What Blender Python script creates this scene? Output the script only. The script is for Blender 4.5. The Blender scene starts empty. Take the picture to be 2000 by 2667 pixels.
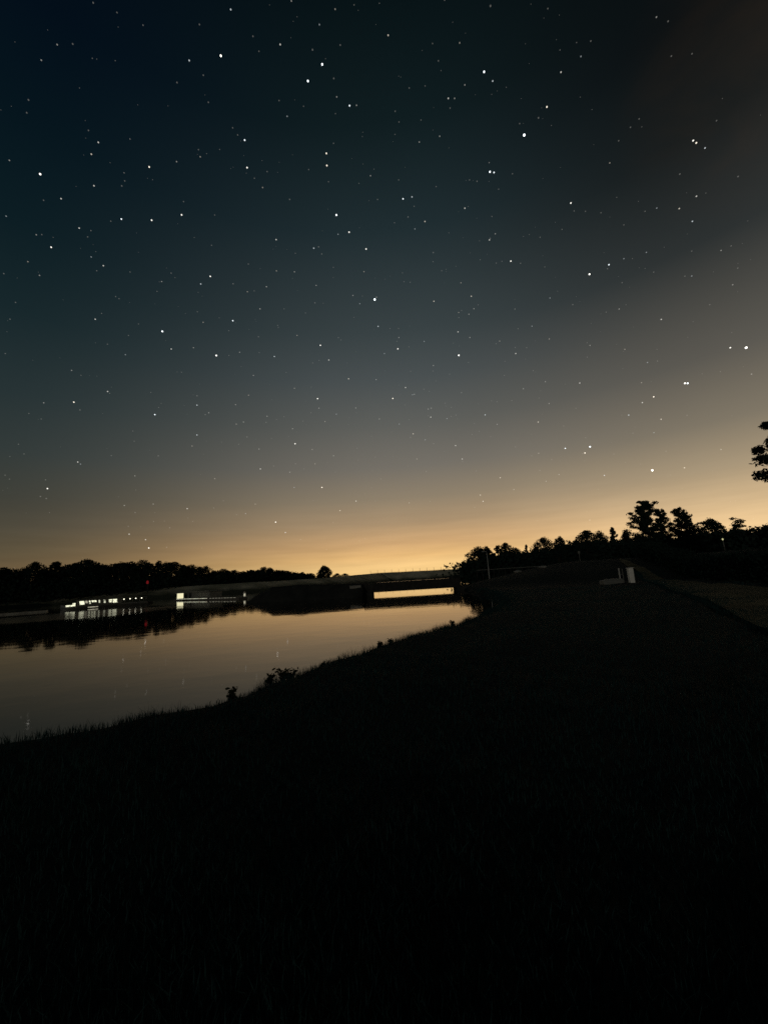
import bpy, bmesh, math, random
import numpy as np
from mathutils import Vector, Matrix

random.seed(7)
rng = np.random.default_rng(7)
scene = bpy.context.scene
C = scene.collection

# ------------------------------------------------------------------ camera
F_PX, CX, CY = 1030.0, 1000.0, 1333.5          # photograph is 2000 x 2667
ROLL, PITCH = math.radians(3.55), math.radians(9.68)
EYE = Vector((0, 0, 2.0))                      # water is z = 0, the bank about 0.4
fw = Vector((0, math.cos(PITCH), math.sin(PITCH)))
up0 = Vector((0, -math.sin(PITCH), math.cos(PITCH)))
rt0 = Vector((1, 0, 0))
rt = rt0 * math.cos(ROLL) - up0 * math.sin(ROLL)
up = rt0 * math.sin(ROLL) + up0 * math.cos(ROLL)
cam_d = bpy.data.cameras.new('camera')
cam = bpy.data.objects.new('camera', cam_d)
C.objects.link(cam)
cam_d.sensor_fit = 'HORIZONTAL'
cam_d.sensor_width = 36.0
cam_d.lens = 36.0 * F_PX / 2000.0
cam_d.clip_start = 0.05
cam_d.clip_end = 12000
m = Matrix((rt, up, -fw)).transposed().to_4x4()
m.translation = EYE
cam.matrix_world = m
scene.camera = cam

# ------------------------------------------------------------------ world: clear night sky over distant town light
FILL_EL, FILL_AZ = math.radians(6), math.radians(205)   # azimuth from +Y, clockwise: behind the viewer, a little left
w = bpy.data.worlds.new('World')
scene.world = w
w.use_nodes = True
nt = w.node_tree
nt.nodes.clear()


def N(tree, kind, **kw):
    n = tree.nodes.new(kind)
    for k, v in kw.items():
        setattr(n, k, v)
    return n


def M(tree, op, a, b=None, c=None, clamp=False):
    n = tree.nodes.new('ShaderNodeMath')
    n.operation = op
    n.use_clamp = clamp
    for i, v in enumerate((a, b, c)):
        if v is None:
            continue
        if isinstance(v, (int, float)):
            n.inputs[i].default_value = v
        else:
            tree.links.new(v, n.inputs[i])
    return n.outputs[0]


def lin(c):
    return tuple(((v / 255) / 12.92 if v <= 10 else (((v / 255) + .055) / 1.055) ** 2.4) for v in c)


def sky_ramp(tree, fac, stops):
    r = tree.nodes.new('ShaderNodeValToRGB')
    r.color_ramp.interpolation = 'LINEAR'
    el = r.color_ramp.elements
    while len(el) > 1:
        el.remove(el[-1])
    el[0].position = stops[0][0] / 90
    el[0].color = lin(stops[0][1]) + (1,)
    for p, col in stops[1:]:
        e = el.new(p / 90)
        e.color = lin(col) + (1,)
    tree.links.new(fac, r.inputs[0])
    return r.outputs[0]


tc = N(nt, 'ShaderNodeTexCoord')
sep = N(nt, 'ShaderNodeSeparateXYZ')
nt.links.new(tc.outputs['Generated'], sep.inputs[0])
elev = M(nt, 'DIVIDE', M(nt, 'ARCSINE', M(nt, 'MAXIMUM', sep.outputs[2], 0.0)), math.pi / 2)      # 0..1
az = M(nt, 'MULTIPLY', M(nt, 'ARCTAN2', sep.outputs[0], sep.outputs[1]), 180 / math.pi)           # degrees, + right
# air glow above the horizon: towards the dark country (left), the town (ahead) and the second town (right)
dark_side = sky_ramp(nt, elev, [(0, (108, 88, 60)), (3.5, (99, 83, 59)), (5.2, (90, 80, 60)), (8, (75, 71, 59)), (11, (63, 64, 57)),
                                (16, (50, 58, 57)), (22, (38, 50, 52)), (30, (23, 39, 43)), (38, (12, 29, 35)), (46, (6, 21, 29)), (54, (3, 14, 25)), (70, (3, 10, 18)), (90, (3, 8, 14))])
town = sky_ramp(nt, elev, [(0, (252, 210, 138)), (2, (246, 203, 136)), (3.2, (230, 185, 122)), (5, (208, 167, 117)), (8, (172, 146, 113)), (11.5, (143, 129, 108)),
                           (16, (117, 112, 103)), (22, (94, 95, 91)), (28, (74, 80, 81)), (34, (57, 66, 68)), (45, (32, 45, 49)), (54, (16, 29, 32)), (62, (8, 19, 22)), (90, (3, 10, 14))])
town2 = sky_ramp(nt, elev, [(0, (250, 212, 154)), (3.5, (240, 203, 150)), (6.3, (210, 181, 139)), (10, (168, 150, 122)), (15, (127, 118, 102)), (22, (91, 88, 81)),
                            (33, (45, 49, 49)), (42, (23, 28, 29)), (50, (12, 17, 19)), (60, (7, 14, 16)), (90, (3, 10, 14))])


def smooth_map(v, a, b):
    n = N(nt, 'ShaderNodeMapRange', interpolation_type='SMOOTHSTEP')
    nt.links.new(v, n.inputs['Value'])
    n.inputs['From Min'].default_value = a
    n.inputs['From Max'].default_value = b
    return n.outputs[0]


def mixc(f, a, b, blend='MIX'):
    n = N(nt, 'ShaderNodeMixRGB', blend_type=blend)
    for s, v in zip(n.inputs, (f, a, b)):
        if isinstance(v, (int, float)):
            s.default_value = v
        elif isinstance(v, tuple):
            s.default_value = v
        else:
            nt.links.new(v, s)
    return n.outputs[0]


sky = mixc(smooth_map(az, -48, 3), dark_side, town)
sky = mixc(smooth_map(az, 6, 46), sky, town2)
sky = mixc(smooth_map(az, 60, 130), sky, dark_side)
# thin high cloud: streaks low down, one lit patch of cloud high on the right
cm = N(nt, 'ShaderNodeMapping')
cm.inputs['Scale'].default_value = (2.0, 2.0, 26.0)
nt.links.new(tc.outputs['Generated'], cm.inputs[0])
cn = N(nt, 'ShaderNodeTexNoise')
cn.inputs['Scale'].default_value = 2.4
cn.inputs['Detail'].default_value = 3
nt.links.new(cm.outputs[0], cn.inputs[0])
low = M(nt, 'SUBTRACT', 1.0, smooth_map(elev, 0.02, 0.16))
streak = M(nt, 'MULTIPLY', M(nt, 'SUBTRACT', cn.outputs[0], 0.5), M(nt, 'MULTIPLY', low, 0.42))
sky = mixc(1.0, sky, mixc(1.0, (1, 1, 1, 1), streak, 'ADD'), 'MULTIPLY')
bn = N(nt, 'ShaderNodeTexNoise')
bn.inputs['Scale'].default_value = 3.2
bn.inputs['Detail'].default_value = 4
nt.links.new(tc.outputs['Generated'], bn.inputs[0])
broad = M(nt, 'ADD', M(nt, 'MULTIPLY', M(nt, 'SUBTRACT', bn.outputs[0], 0.5), 0.12), 1.0)
sky = mixc(1.0, sky, broad, 'MULTIPLY')
cd = Vector((math.cos(math.radians(43)) * math.sin(math.radians(53)), math.cos(math.radians(43)) * math.cos(math.radians(53)), math.sin(math.radians(43))))
dp = N(nt, 'ShaderNodeVectorMath', operation='DOT_PRODUCT')
nt.links.new(tc.outputs['Generated'], dp.inputs[0])
dp.inputs[1].default_value = cd
wm_ = N(nt, 'ShaderNodeMapping')
wm_.inputs['Rotation'].default_value = (0.3, 0.5, 0.2)
wm_.inputs['Scale'].default_value = (1.0, 2.0, 3.2)
nt.links.new(tc.outputs['Generated'], wm_.inputs[0])
wn = N(nt, 'ShaderNodeTexNoise')
wn.inputs['Scale'].default_value = 4.5
wn.inputs['Detail'].default_value = 6
wn.inputs['Distortion'].default_value = 0.6
nt.links.new(wm_.outputs[0], wn.inputs[0])
patch = M(nt, 'MULTIPLY', smooth_map(dp.outputs['Value'], math.cos(math.radians(12)), 0.999), smooth_map(wn.outputs[0], 0.12, 0.80))
cl = mixc(patch, (0, 0, 0, 1), (0.0085, 0.0036, 0.0004, 1))
sky = mixc(1.0, sky, cl, 'ADD')
nish = N(nt, 'ShaderNodeTexSky', sky_type='NISHITA')
nish.sun_disc = False
nish.sun_elevation = FILL_EL
nish.sun_rotation = FILL_AZ
bg1 = N(nt, 'ShaderNodeBackground')
nt.links.new(nish.outputs[0], bg1.inputs[0])
bg1.inputs[1].default_value = 0.00012
bg2 = N(nt, 'ShaderNodeBackground')
nt.links.new(sky, bg2.inputs[0])
bg2.inputs[1].default_value = 1.0
ad = N(nt, 'ShaderNodeAddShader')
nt.links.new(bg1.outputs[0], ad.inputs[0])
nt.links.new(bg2.outputs[0], ad.inputs[1])
wo = N(nt, 'ShaderNodeOutputWorld')
nt.links.new(ad.outputs[0], wo.inputs[0])

# added weak sun lamp low behind the viewer, brightens posts and embankment
sl = bpy.data.lights.new('fill_sun', 'SUN')
sl.energy = 0.20
sl.angle = math.radians(0.5)
sl.color = (1.0, 0.93, 0.82)
so = bpy.data.objects.new('fill_sun', sl)
C.objects.link(so)
md = Vector((math.cos(FILL_EL) * math.sin(FILL_AZ), math.cos(FILL_EL) * math.cos(FILL_AZ), math.sin(FILL_EL)))
so.rotation_euler = md.to_track_quat('Z', 'Y').to_euler()

vs = scene.view_settings
vs.view_transform = 'Standard'
vs.look = 'None'
vs.exposure = 0
vs.gamma = 1
scene.cycles.use_denoising = False
scene.cycles.max_bounces = 6
scene.cycles.sample_clamp_indirect = 2.0

# ------------------------------------------------------------------ helpers


def ray(x, y):
    return (fw + rt * ((x - CX) / F_PX) + up * ((CY - y) / F_PX))


def bearing(x, dist):
    """a place on the ground seen along photo column x near the horizon, at a distance"""
    yh = 1509 - 0.062 * (x - 1000)
    d = ray(x, yh)
    h = Vector((d.x, d.y)).normalized() * dist
    return h.x, h.y


def elev_height(x, y, dist):
    d = ray(x, y)
    return 2.0 + dist * d.z / math.hypot(d.x, d.y)


def np_mesh(name, verts, faces):
    """verts (n,3), faces (m,k) with one k"""
    verts = np.asarray(verts, dtype=np.float32)
    faces = np.asarray(faces, dtype=np.int32)
    me = bpy.data.meshes.new(name)
    me.vertices.add(len(verts))
    me.vertices.foreach_set('co', verts.ravel())
    k = faces.shape[1]
    me.loops.add(faces.size)
    me.loops.foreach_set('vertex_index', faces.ravel())
    me.polygons.add(len(faces))
    me.polygons.foreach_set('loop_start', np.arange(0, faces.size, k, dtype=np.int32))
    me.update(calc_edges=True)
    me.validate()
    return me


def link(name, me, mat=None, parent=None, loc=None, smooth=False):
    o = bpy.data.objects.new(name, me)
    C.objects.link(o)
    if mat is not None and me is not None and not me.materials:
        me.materials.append(mat)
    if parent is not None:
        o.parent = parent
    if loc is not None:
        o.location = loc
    if smooth and me is not None:
        me.polygons.foreach_set('use_smooth', [True] * len(me.polygons))
    return o


def tag(o, label=None, cat=None, group=None, kind=None):
    if label:
        o['label'] = label
    if cat:
        o['category'] = cat
    if group:
        o['group'] = group
    if kind:
        o['kind'] = kind
    return o


def empty(name, loc=(0, 0, 0), rz=0.0):
    o = bpy.data.objects.new(name, None)
    C.objects.link(o)
    o.location = loc
    o.rotation_euler = (0, 0, rz)
    o.empty_display_size = 0.2
    return o


class MB:
    def __init__(self):
        self.v, self.f = [], []

    def box(self, x0, x1, y0, y1, z0, z1, bev=0.0):
        b = len(self.v)
        if bev <= 0:
            self.v += [(x, y, z) for z in (z0, z1) for (x, y) in ((x0, y0), (x1, y0), (x1, y1), (x0, y1))]
            self.f += [tuple(b + i for i in q) for q in ((3, 2, 1, 0), (4, 5, 6, 7), (0, 1, 5, 4), (1, 2, 6, 5), (2, 3, 7, 6), (3, 0, 4, 7))]
        else:
            c = bev
            ring = [(x0 + c, y0), (x1 - c, y0), (x1, y0 + c), (x1, y1 - c), (x1 - c, y1), (x0 + c, y1), (x0, y1 - c), (x0, y0 + c)]
            mx, my = (x0 + x1) / 2, (y0 + y1) / 2
            sx, sy = 1 - 2 * c / (x1 - x0), 1 - 2 * c / (y1 - y0)
            for z, s in ((z0, 1), (z1 - c, 1), (z1, 0)):
                for (x, y) in ring:
                    self.v.append((x, y, z) if s else (mx + (x - mx) * sx, my + (y - my) * sy, z))
            for l in (0, 8):
                for i in range(8):
                    j = (i + 1) % 8
                    self.f.append((b + l + i, b + l + j, b + l + 8 + j, b + l + 8 + i))
            self.f.append(tuple(b + 16 + i for i in range(8)))
            self.f.append(tuple(b + 7 - i for i in range(8)))
        return self

    def tube(self, pts, radii, n=7, cap=True):
        pts = [Vector(p) for p in pts]
        if isinstance(radii, (int, float)):
            radii = [radii] * len(pts)
        b = len(self.v)
        for i, p in enumerate(pts):
            t = (pts[min(i + 1, len(pts) - 1)] - pts[max(i - 1, 0)]).normalized()
            a = t.orthogonal().normalized() if abs(t.z) > 0.9 else t.cross(Vector((0, 0, 1))).normalized()
            if abs(t.z) > 0.9:
                a = (Vector((1, 0, 0)) - t * t.x).normalized()
            c = t.cross(a)
            for k in range(n):
                an = 2 * math.pi * k / n
                q = p + (a * math.cos(an) + c * math.sin(an)) * radii[i]
                self.v.append(tuple(q))
        for i in range(len(pts) - 1):
            for k in range(n):
                j = (k + 1) % n
                self.f.append((b + i * n + k, b + i * n + j, b + (i + 1) * n + j, b + (i + 1) * n + k))
        if cap:
            self.f.append(tuple(b + k for k in range(n))[::-1])
            self.f.append(tuple(b + (len(pts) - 1) * n + k for k in range(n)))
        return self

    def prism(self, outline, y0, y1):
        """outline of (x, z) points, counted round, pushed from y0 to y1"""
        b = len(self.v)
        n = len(outline)
        for y in (y0, y1):
            self.v += [(x, y, z) for x, z in outline]
        self.f.append(tuple(b + i for i in range(n)))
        self.f.append(tuple(b + n + i for i in reversed(range(n))))
        for i in range(n):
            j = (i + 1) % n
            self.f.append((b + j, b + i, b + n + i, b + n + j))
        return self

    def mesh(self, name):
        me = bpy.data.meshes.new(name)
        me.from_pydata(self.v, [], self.f)
        me.update()
        return me

    def build(self, name, mat, parent=None, loc=None, smooth=False):
        return link(name, self.mesh(name), mat, parent, loc, smooth)


def principled(name, col, rough=0.8, noise=None, spec=0.3, metal=0.0, bump=0.0, bump_scale=20.0, coords='Object'):
    """noise = (scale, second colour, detail)"""
    mt = bpy.data.materials.new(name)
    mt.use_nodes = True
    t = mt.node_tree
    b = t.nodes['Principled BSDF']
    b.inputs['Base Color'].default_value = (*col, 1)
    b.inputs['Roughness'].default_value = rough
    b.inputs['Specular IOR Level'].default_value = spec
    b.inputs['Metallic'].default_value = metal
    co = N(t, 'ShaderNodeTexCoord')
    if noise:
        n1 = N(t, 'ShaderNodeTexNoise')
        n1.inputs['Scale'].default_value = noise[0]
        n1.inputs['Detail'].default_value = noise[2]
        t.links.new(co.outputs[coords], n1.inputs[0])
        r = N(t, 'ShaderNodeValToRGB')
        r.color_ramp.elements[0].position = 0.34
        r.color_ramp.elements[1].position = 0.66
        r.color_ramp.elements[0].color = (*col, 1)
        r.color_ramp.elements[1].color = (*noise[1], 1)
        t.links.new(n1.outputs[0], r.inputs[0])
        t.links.new(r.outputs[0], b.inputs['Base Color'])
    if bump:
        n2 = N(t, 'ShaderNodeTexNoise')
        n2.inputs['Scale'].default_value = bump_scale
        n2.inputs['Detail'].default_value = 5
        t.links.new(co.outputs[coords], n2.inputs[0])
        bp = N(t, 'ShaderNodeBump')
        bp.inputs['Strength'].default_value = bump
        t.links.new(n2.outputs[0], bp.inputs['Height'])
        t.links.new(bp.outputs[0], b.inputs['Normal'])
    return mt


def emitter(name, col, strength, sampled=True, add=False):
    mt = bpy.data.materials.new(name)
    mt.use_nodes = True
    t = mt.node_tree
    t.nodes.clear()
    e = N(t, 'ShaderNodeEmission')
    e.inputs[0].default_value = (*col, 1)
    e.inputs[1].default_value = strength
    o = N(t, 'ShaderNodeOutputMaterial')
    if add:
        tr = N(t, 'ShaderNodeBsdfTransparent')
        a = N(t, 'ShaderNodeAddShader')
        t.links.new(e.outputs[0], a.inputs[0])
        t.links.new(tr.outputs[0], a.inputs[1])
        t.links.new(a.outputs[0], o.inputs[0])
    else:
        t.links.new(e.outputs[0], o.inputs[0])
    if not sampled:
        mt.cycles.emission_sampling = 'NONE'
    return mt


MAT = {
    'ground': principled('meadow soil', (0.014, 0.022, 0.020), 0.95, (1.3, (0.022, 0.030, 0.025), 6), bump=0.6, bump_scale=6, spec=0.05),
    'grass': principled('grass blades', (0.014, 0.040, 0.040), 0.95, (3.0, (0.020, 0.050, 0.047), 3), spec=0.03),
    'weed': principled('weed leaves', (0.020, 0.028, 0.012), 0.9, (3.0, (0.035, 0.036, 0.018), 3), spec=0.03),
    'dry': principled('mown embankment grass', (0.24, 0.23, 0.16), 0.95, (0.09, (0.48, 0.44, 0.33), 8), bump=0.5, bump_scale=0.8, spec=0.05),
    'gravel': principled('gravel', (0.085, 0.070, 0.036), 0.95, (0.8, (0.165, 0.135, 0.072), 8), bump=0.8, bump_scale=25, spec=0.1),
    'rock': principled('dark rubble', (0.022, 0.023, 0.021), 0.95, (0.9, (0.040, 0.040, 0.035), 6), bump=0.8, bump_scale=2.5, spec=0.05),
    'leaf': principled('leaves', (0.012, 0.026, 0.022), 0.9, (0.7, (0.020, 0.034, 0.027), 3), spec=0.02),
    'needle': principled('pine needles', (0.014, 0.030, 0.024), 0.9, (0.8, (0.024, 0.038, 0.028), 3), spec=0.02),
    'bark': principled('bark', (0.030, 0.024, 0.018), 0.95, (4.0, (0.05, 0.042, 0.032), 5), bump=0.7, bump_scale=9, spec=0.05),
    'tarred': principled('tarred timber', (0.020, 0.019, 0.017), 0.85, (2.0, (0.035, 0.032, 0.028), 5), bump=0.4, bump_scale=12, spec=0.1),
    'concrete': principled('concrete', (0.20, 0.19, 0.165), 0.9, (2.2, (0.31, 0.30, 0.26), 7), bump=0.4, bump_scale=14),
    'white': principled('white paint', (0.76, 0.73, 0.65), 0.6, (3.5, (0.84, 0.81, 0.73), 6), bump=0.1),
    'pole': principled('pale galvanised steel', (0.30, 0.30, 0.28), 0.5, (5.0, (0.40, 0.39, 0.36), 5)),
    'steel': principled('grey steel', (0.13, 0.13, 0.115), 0.5, (5.0, (0.18, 0.18, 0.16), 5)),
    'hull': principled('boat hull paint', (0.07, 0.075, 0.07), 0.4, (1.0, (0.10, 0.10, 0.09), 4)),
    'boatroof': principled('boat roof', (0.13, 0.13, 0.11), 0.6, (1.5, (0.18, 0.18, 0.15), 4)),
    'deck': principled('grey dock boards', (0.08, 0.075, 0.06), 0.8, (3.0, (0.12, 0.11, 0.09), 6), bump=0.3),
    'shelter': principled('grey boat shelter panels', (0.13, 0.13, 0.11), 0.7, (1.2, (0.18, 0.175, 0.145), 5)),
    'lit': emitter('lit window', (0.98, 0.98, 0.70), 1.15),
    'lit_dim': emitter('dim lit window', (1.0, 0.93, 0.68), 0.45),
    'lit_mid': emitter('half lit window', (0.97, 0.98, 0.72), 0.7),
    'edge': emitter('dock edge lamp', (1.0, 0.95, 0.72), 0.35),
    'wood_lamp': emitter('lamp in the wood', (0.95, 0.9, 0.45), 0.6),
    'lamp': emitter('small lamp', (1.0, 0.95, 0.72), 2.2),
    'kiosk': emitter('lit kiosk panel', (1.0, 0.93, 0.58), 0.92),
    'red': emitter('red lamp', (1.0, 0.05, 0.06), 0.13),
}

# scrub covers the embankment's foot, only the crest is mown
t = MAT['dry'].node_tree
b = t.nodes['Principled BSDF']
src = b.inputs['Base Color'].links[0].from_socket
co = N(t, 'ShaderNodeTexCoord')
sp = N(t, 'ShaderNodeSeparateXYZ')
t.links.new(co.outputs['Object'], sp.inputs[0])
nz = N(t, 'ShaderNodeTexNoise')
nz.inputs['Scale'].default_value = 0.16
nz.inputs['Detail'].default_value = 5
t.links.new(co.outputs['Object'], nz.inputs[0])
hh = M(t, 'ADD', sp.outputs[2], M(t, 'MULTIPLY', M(t, 'SUBTRACT', nz.outputs[0], 0.5), 4.5))
mr = N(t, 'ShaderNodeMapRange')
mr.inputs['From Min'].default_value = 0.9
mr.inputs['From Max'].default_value = 3.4
t.links.new(hh, mr.inputs['Value'])
mx = N(t, 'ShaderNodeMixRGB')
mx.inputs[1].default_value = (0.055, 0.062, 0.042, 1)
t.links.new(mr.outputs[0], mx.inputs[0])
t.links.new(src, mx.inputs[2])
t.links.new(mx.outputs[0], b.inputs['Base Color'])

# curtains, lamps and furniture break up the light in the windows
for key, lo in (('lit', 0.25), ('lit_mid', 0.2), ('lit_dim', 0.5), ('edge', 0.2)):
    t = MAT[key].node_tree
    em = next(n for n in t.nodes if n.type == 'EMISSION')
    base = em.inputs[1].default_value
    co = N(t, 'ShaderNodeTexCoord')
    nz = N(t, 'ShaderNodeTexNoise')
    nz.inputs['Scale'].default_value = 3.3
    nz.inputs['Detail'].default_value = 2
    t.links.new(co.outputs['Object'], nz.inputs[0])
    mr = N(t, 'ShaderNodeMapRange')
    mr.inputs['From Min'].default_value = 0.36
    mr.inputs['From Max'].default_value = 0.56
    mr.inputs['To Min'].default_value = base * lo
    mr.inputs['To Max'].default_value = base
    t.links.new(nz.outputs[0], mr.inputs['Value'])
    t.links.new(mr.outputs[0], em.inputs[1])

# ------------------------------------------------------------------ terrain and water
LAKE = np.array([(-70, -30), (-30, -8), (-12, 1.9), (-7.4, 4.3), (-5.0, 5.55), (-4.0, 5.95), (-3.3, 6.45), (-2.75, 7.1), (-2.2, 8.1), (-1.35, 9.4),
                 (-0.35, 11.5), (0.75, 12.9), (2.0, 14.3), (2.95, 16.1), (4.4, 18.8), (6.5, 24), (8.2, 33), (9.2, 43), (9.4, 54), (13.5, 62), (16.5, 76), (24, 110), (44, 210),
                 (92, 408), (-6, 410), (-20, 330), (-38, 255), (-72, 196), (-125, 170), (-185, 130), (-190, 40), (-130, -20)], dtype=float)


def lake_distance(P):
    """signed distance to the lake edge: negative in the water"""
    x, y = P[:, 0], P[:, 1]
    best = np.full(len(P), 1e12)
    inside = np.zeros(len(P), bool)
    n = len(LAKE)
    for i in range(n):
        a, b = LAKE[i], LAKE[(i + 1) % n]
        e = b - a
        t = np.clip(((x - a[0]) * e[0] + (y - a[1]) * e[1]) / (e @ e), 0, 1)
        dx, dy = x - a[0] - t * e[0], y - a[1] - t * e[1]
        best = np.minimum(best, dx * dx + dy * dy)
        c = ((a[1] > y) != (b[1] > y)) & (x < (b[0] - a[0]) * (y - a[1]) / (b[1] - a[1] + 1e-12) + a[0])
        inside ^= c
    d = np.sqrt(best)
    return np.where(inside, -d, d)


def sst(v, a, b):
    t = np.clip((v - a) / (b - a), 0, 1)
    return t * t * (3 - 2 * t)


def wob(x, y, s, ph=0.0):
    return (np.sin(x * s + 1.3 + ph) * np.cos(y * s * 1.17 - 0.7 + ph) + 0.5 * np.sin(x * s * 2.3 - y * s * 1.9 + ph))


def height(x, y):
    x = np.asarray(x, float)
    y = np.asarray(y, float)
    P = np.stack([x.ravel(), y.ravel()], 1)
    d = lake_distance(P)
    x, y = P[:, 0], P[:, 1]
    r = np.hypot(x, y)
    d = d + 0.17 * wob(x, y, 2.2) * np.minimum(1, r / 20 + .3) + np.where(r > 40, 0.5 * wob(x, y, .35), 0)
    a = np.degrees(np.arctan2(x, y))
    near = -0.9 + 1.3 * sst(d, -0.9, 0.75)
    land = near + 0.05 * wob(x, y, 0.9) * sst(d, 0, 2) + 0.015 * wob(x, y, 4.1)
    # right shore climbs away from the water, with a rise added behind the wood to block sky glow
    right = sst(a, 6, 16) * (1 - sst(a, 95, 140))
    land = land + right * sst(d, 0.0, 14) * sst(r, 44, 70) * 2.1
    land = land + right * sst(r, 98, 145) * 5.6
    # bank at the footbridge end
    land = land + right * sst(d, 0, 2.5) * sst(r, 44, 52) * (1 - sst(r, 60, 80)) * 0.7
    # far shore on the left: embankment foot, then a rise added to block sky glow through the wood
    left = (1 - sst(a, -8, 8)) * sst(r, 110, 150)
    land = land + left * (sst(d, 0, 9) * 1.0 + sst(d, 22, 85) * 7.5)
    land = np.where(d > 0.5, np.maximum(land, 0.28), land)
    return land


def h1(x, y):
    return float(height([x], [y])[0])


nr, na = 250, 340
rad = np.concatenate([[0.0], np.geomspace(0.45, 6000, nr)])
ang = np.linspace(0, 2 * np.pi, na, endpoint=False)
RR, AA = np.meshgrid(rad[1:], ang, indexing='ij')
gx, gy = RR * np.sin(AA), RR * np.cos(AA)
gz = height(gx, gy).reshape(gx.shape)
V = np.concatenate([[[0, 0, h1(0, 0)]], np.stack([gx.ravel(), gy.ravel(), gz.ravel()], 1)])
i = np.arange(nr - 1)[:, None]
j = np.arange(na)[None, :]
jn = (j + 1) % na
Fq = np.stack([1 + i * na + j, 1 + (i + 1) * na + j, 1 + (i + 1) * na + jn, 1 + i * na + jn], -1).reshape(-1, 4)
me = np_mesh('ground', V, Fq[:, ::-1])
ground = link('ground', me, MAT['ground'], smooth=True)
tag(ground, 'dark grassy ground of the lake shore', None, kind='structure')
# the little disc under the viewer's feet
mb = MB()
mb.v = [tuple(V[1 + k]) for k in range(na)] + [tuple(V[0])]
mb.f = [(k, (k + 1) % na, na) for k in range(na)]
mb.f = [f[::-1] for f in mb.f]
o = mb.build('ground_patch', MAT['ground'])
tag(o, 'dark trodden grass under the viewer', None, kind='structure')

# water
wm = bpy.data.materials.new('still lake water')
wm.use_nodes = True
t = wm.node_tree
b = t.nodes['Principled BSDF']
b.inputs['Base Color'].default_value = (0.004, 0.005, 0.004, 1)
b.inputs['Roughness'].default_value = 0.035
b.inputs['IOR'].default_value = 1.50
b.inputs['Specular IOR Level'].default_value = 0.5
co = N(t, 'ShaderNodeTexCoord')
mp = N(t, 'ShaderNodeMapping')
mp.inputs['Scale'].default_value = (0.55, 0.8, 1)
t.links.new(co.outputs['Object'], mp.inputs[0])
n1 = N(t, 'ShaderNodeTexNoise')
n1.inputs['Scale'].default_value = 1.1
n1.inputs['Detail'].default_value = 3
t.links.new(mp.outputs[0], n1.inputs[0])
bp = N(t, 'ShaderNodeBump')
bp.inputs['Strength'].default_value = 0.005
bp.inputs['Distance'].default_value = 1.0
t.links.new(n1.outputs[0], bp.inputs['Height'])
t.links.new(bp.outputs[0], b.inputs['Normal'])
# a breath of wind ruffles the water off the moored boat
vd = N(t, 'ShaderNodeVectorMath', operation='DISTANCE')
t.links.new(co.outputs['Object'], vd.inputs[0])
vd.inputs[1].default_value = (-41, 51, 0)
rn = N(t, 'ShaderNodeTexNoise')
rn.inputs['Scale'].default_value = 0.10
t.links.new(co.outputs['Object'], rn.inputs[0])
dd = M(t, 'ADD', vd.outputs['Value'], M(t, 'MULTIPLY', M(t, 'SUBTRACT', rn.outputs[0], 0.5), 14.0))
rm = N(t, 'ShaderNodeMapRange', interpolation_type='SMOOTHSTEP')
rm.inputs['From Min'].default_value = 17
rm.inputs['From Max'].default_value = 8
rm.inputs['To Min'].default_value = 0.035
rm.inputs['To Max'].default_value = 0.13
t.links.new(dd, rm.inputs['Value'])
# the open lake beyond the footbridge is not quite still either
so_ = N(t, 'ShaderNodeSeparateXYZ')
t.links.new(co.outputs['Object'], so_.inputs[0])
ra_ = N(t, 'ShaderNodeMapRange')
ra_.inputs['From Min'].default_value = 55
ra_.inputs['From Max'].default_value = 75
t.links.new(so_.outputs[1], ra_.inputs['Value'])
rb_ = N(t, 'ShaderNodeMapRange')
rb_.inputs['From Min'].default_value = -14
rb_.inputs['From Max'].default_value = -5
t.links.new(so_.outputs[0], rb_.inputs['Value'])
rough = M(t, 'MAXIMUM', rm.outputs[0], M(t, 'MULTIPLY', M(t, 'MULTIPLY', ra_.outputs[0], rb_.outputs[0]), 0.11))
t.links.new(rough, b.inputs['Roughness'])
gl = N(t, 'ShaderNodeBsdfGlossy')
gl.inputs['Color'].default_value = (0.95, 0.90, 0.84, 1)
t.links.new(rough, gl.inputs['Roughness'])
t.links.new(bp.outputs[0], gl.inputs['Normal'])
ms_ = N(t, 'ShaderNodeMixShader')
ms_.inputs[0].default_value = 0.03
t.links.new(b.outputs[0], ms_.inputs[1])
t.links.new(gl.outputs[0], ms_.inputs[2])
t.links.new(ms_.outputs[0], next(n for n in t.nodes if n.type == 'OUTPUT_MATERIAL').inputs[0])
xs, ys = np.linspace(-230, 110, 18), np.linspace(-45, 425, 24)
XX, YY = np.meshgrid(xs, ys, indexing='ij')
i = np.arange(len(xs) - 1)[:, None] * len(ys)
j = np.arange(len(ys) - 1)[None, :]
Fw = np.stack([i + j, i + len(ys) + j, i + len(ys) + j + 1, i + j + 1], -1).reshape(-1, 4)
water = link('water', np_mesh('water', np.stack([XX.ravel(), YY.ravel(), 0 * XX.ravel()], 1), Fw), wm)
tag(water, 'still lake water mirroring the glow of the sky', None, kind='structure')


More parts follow.
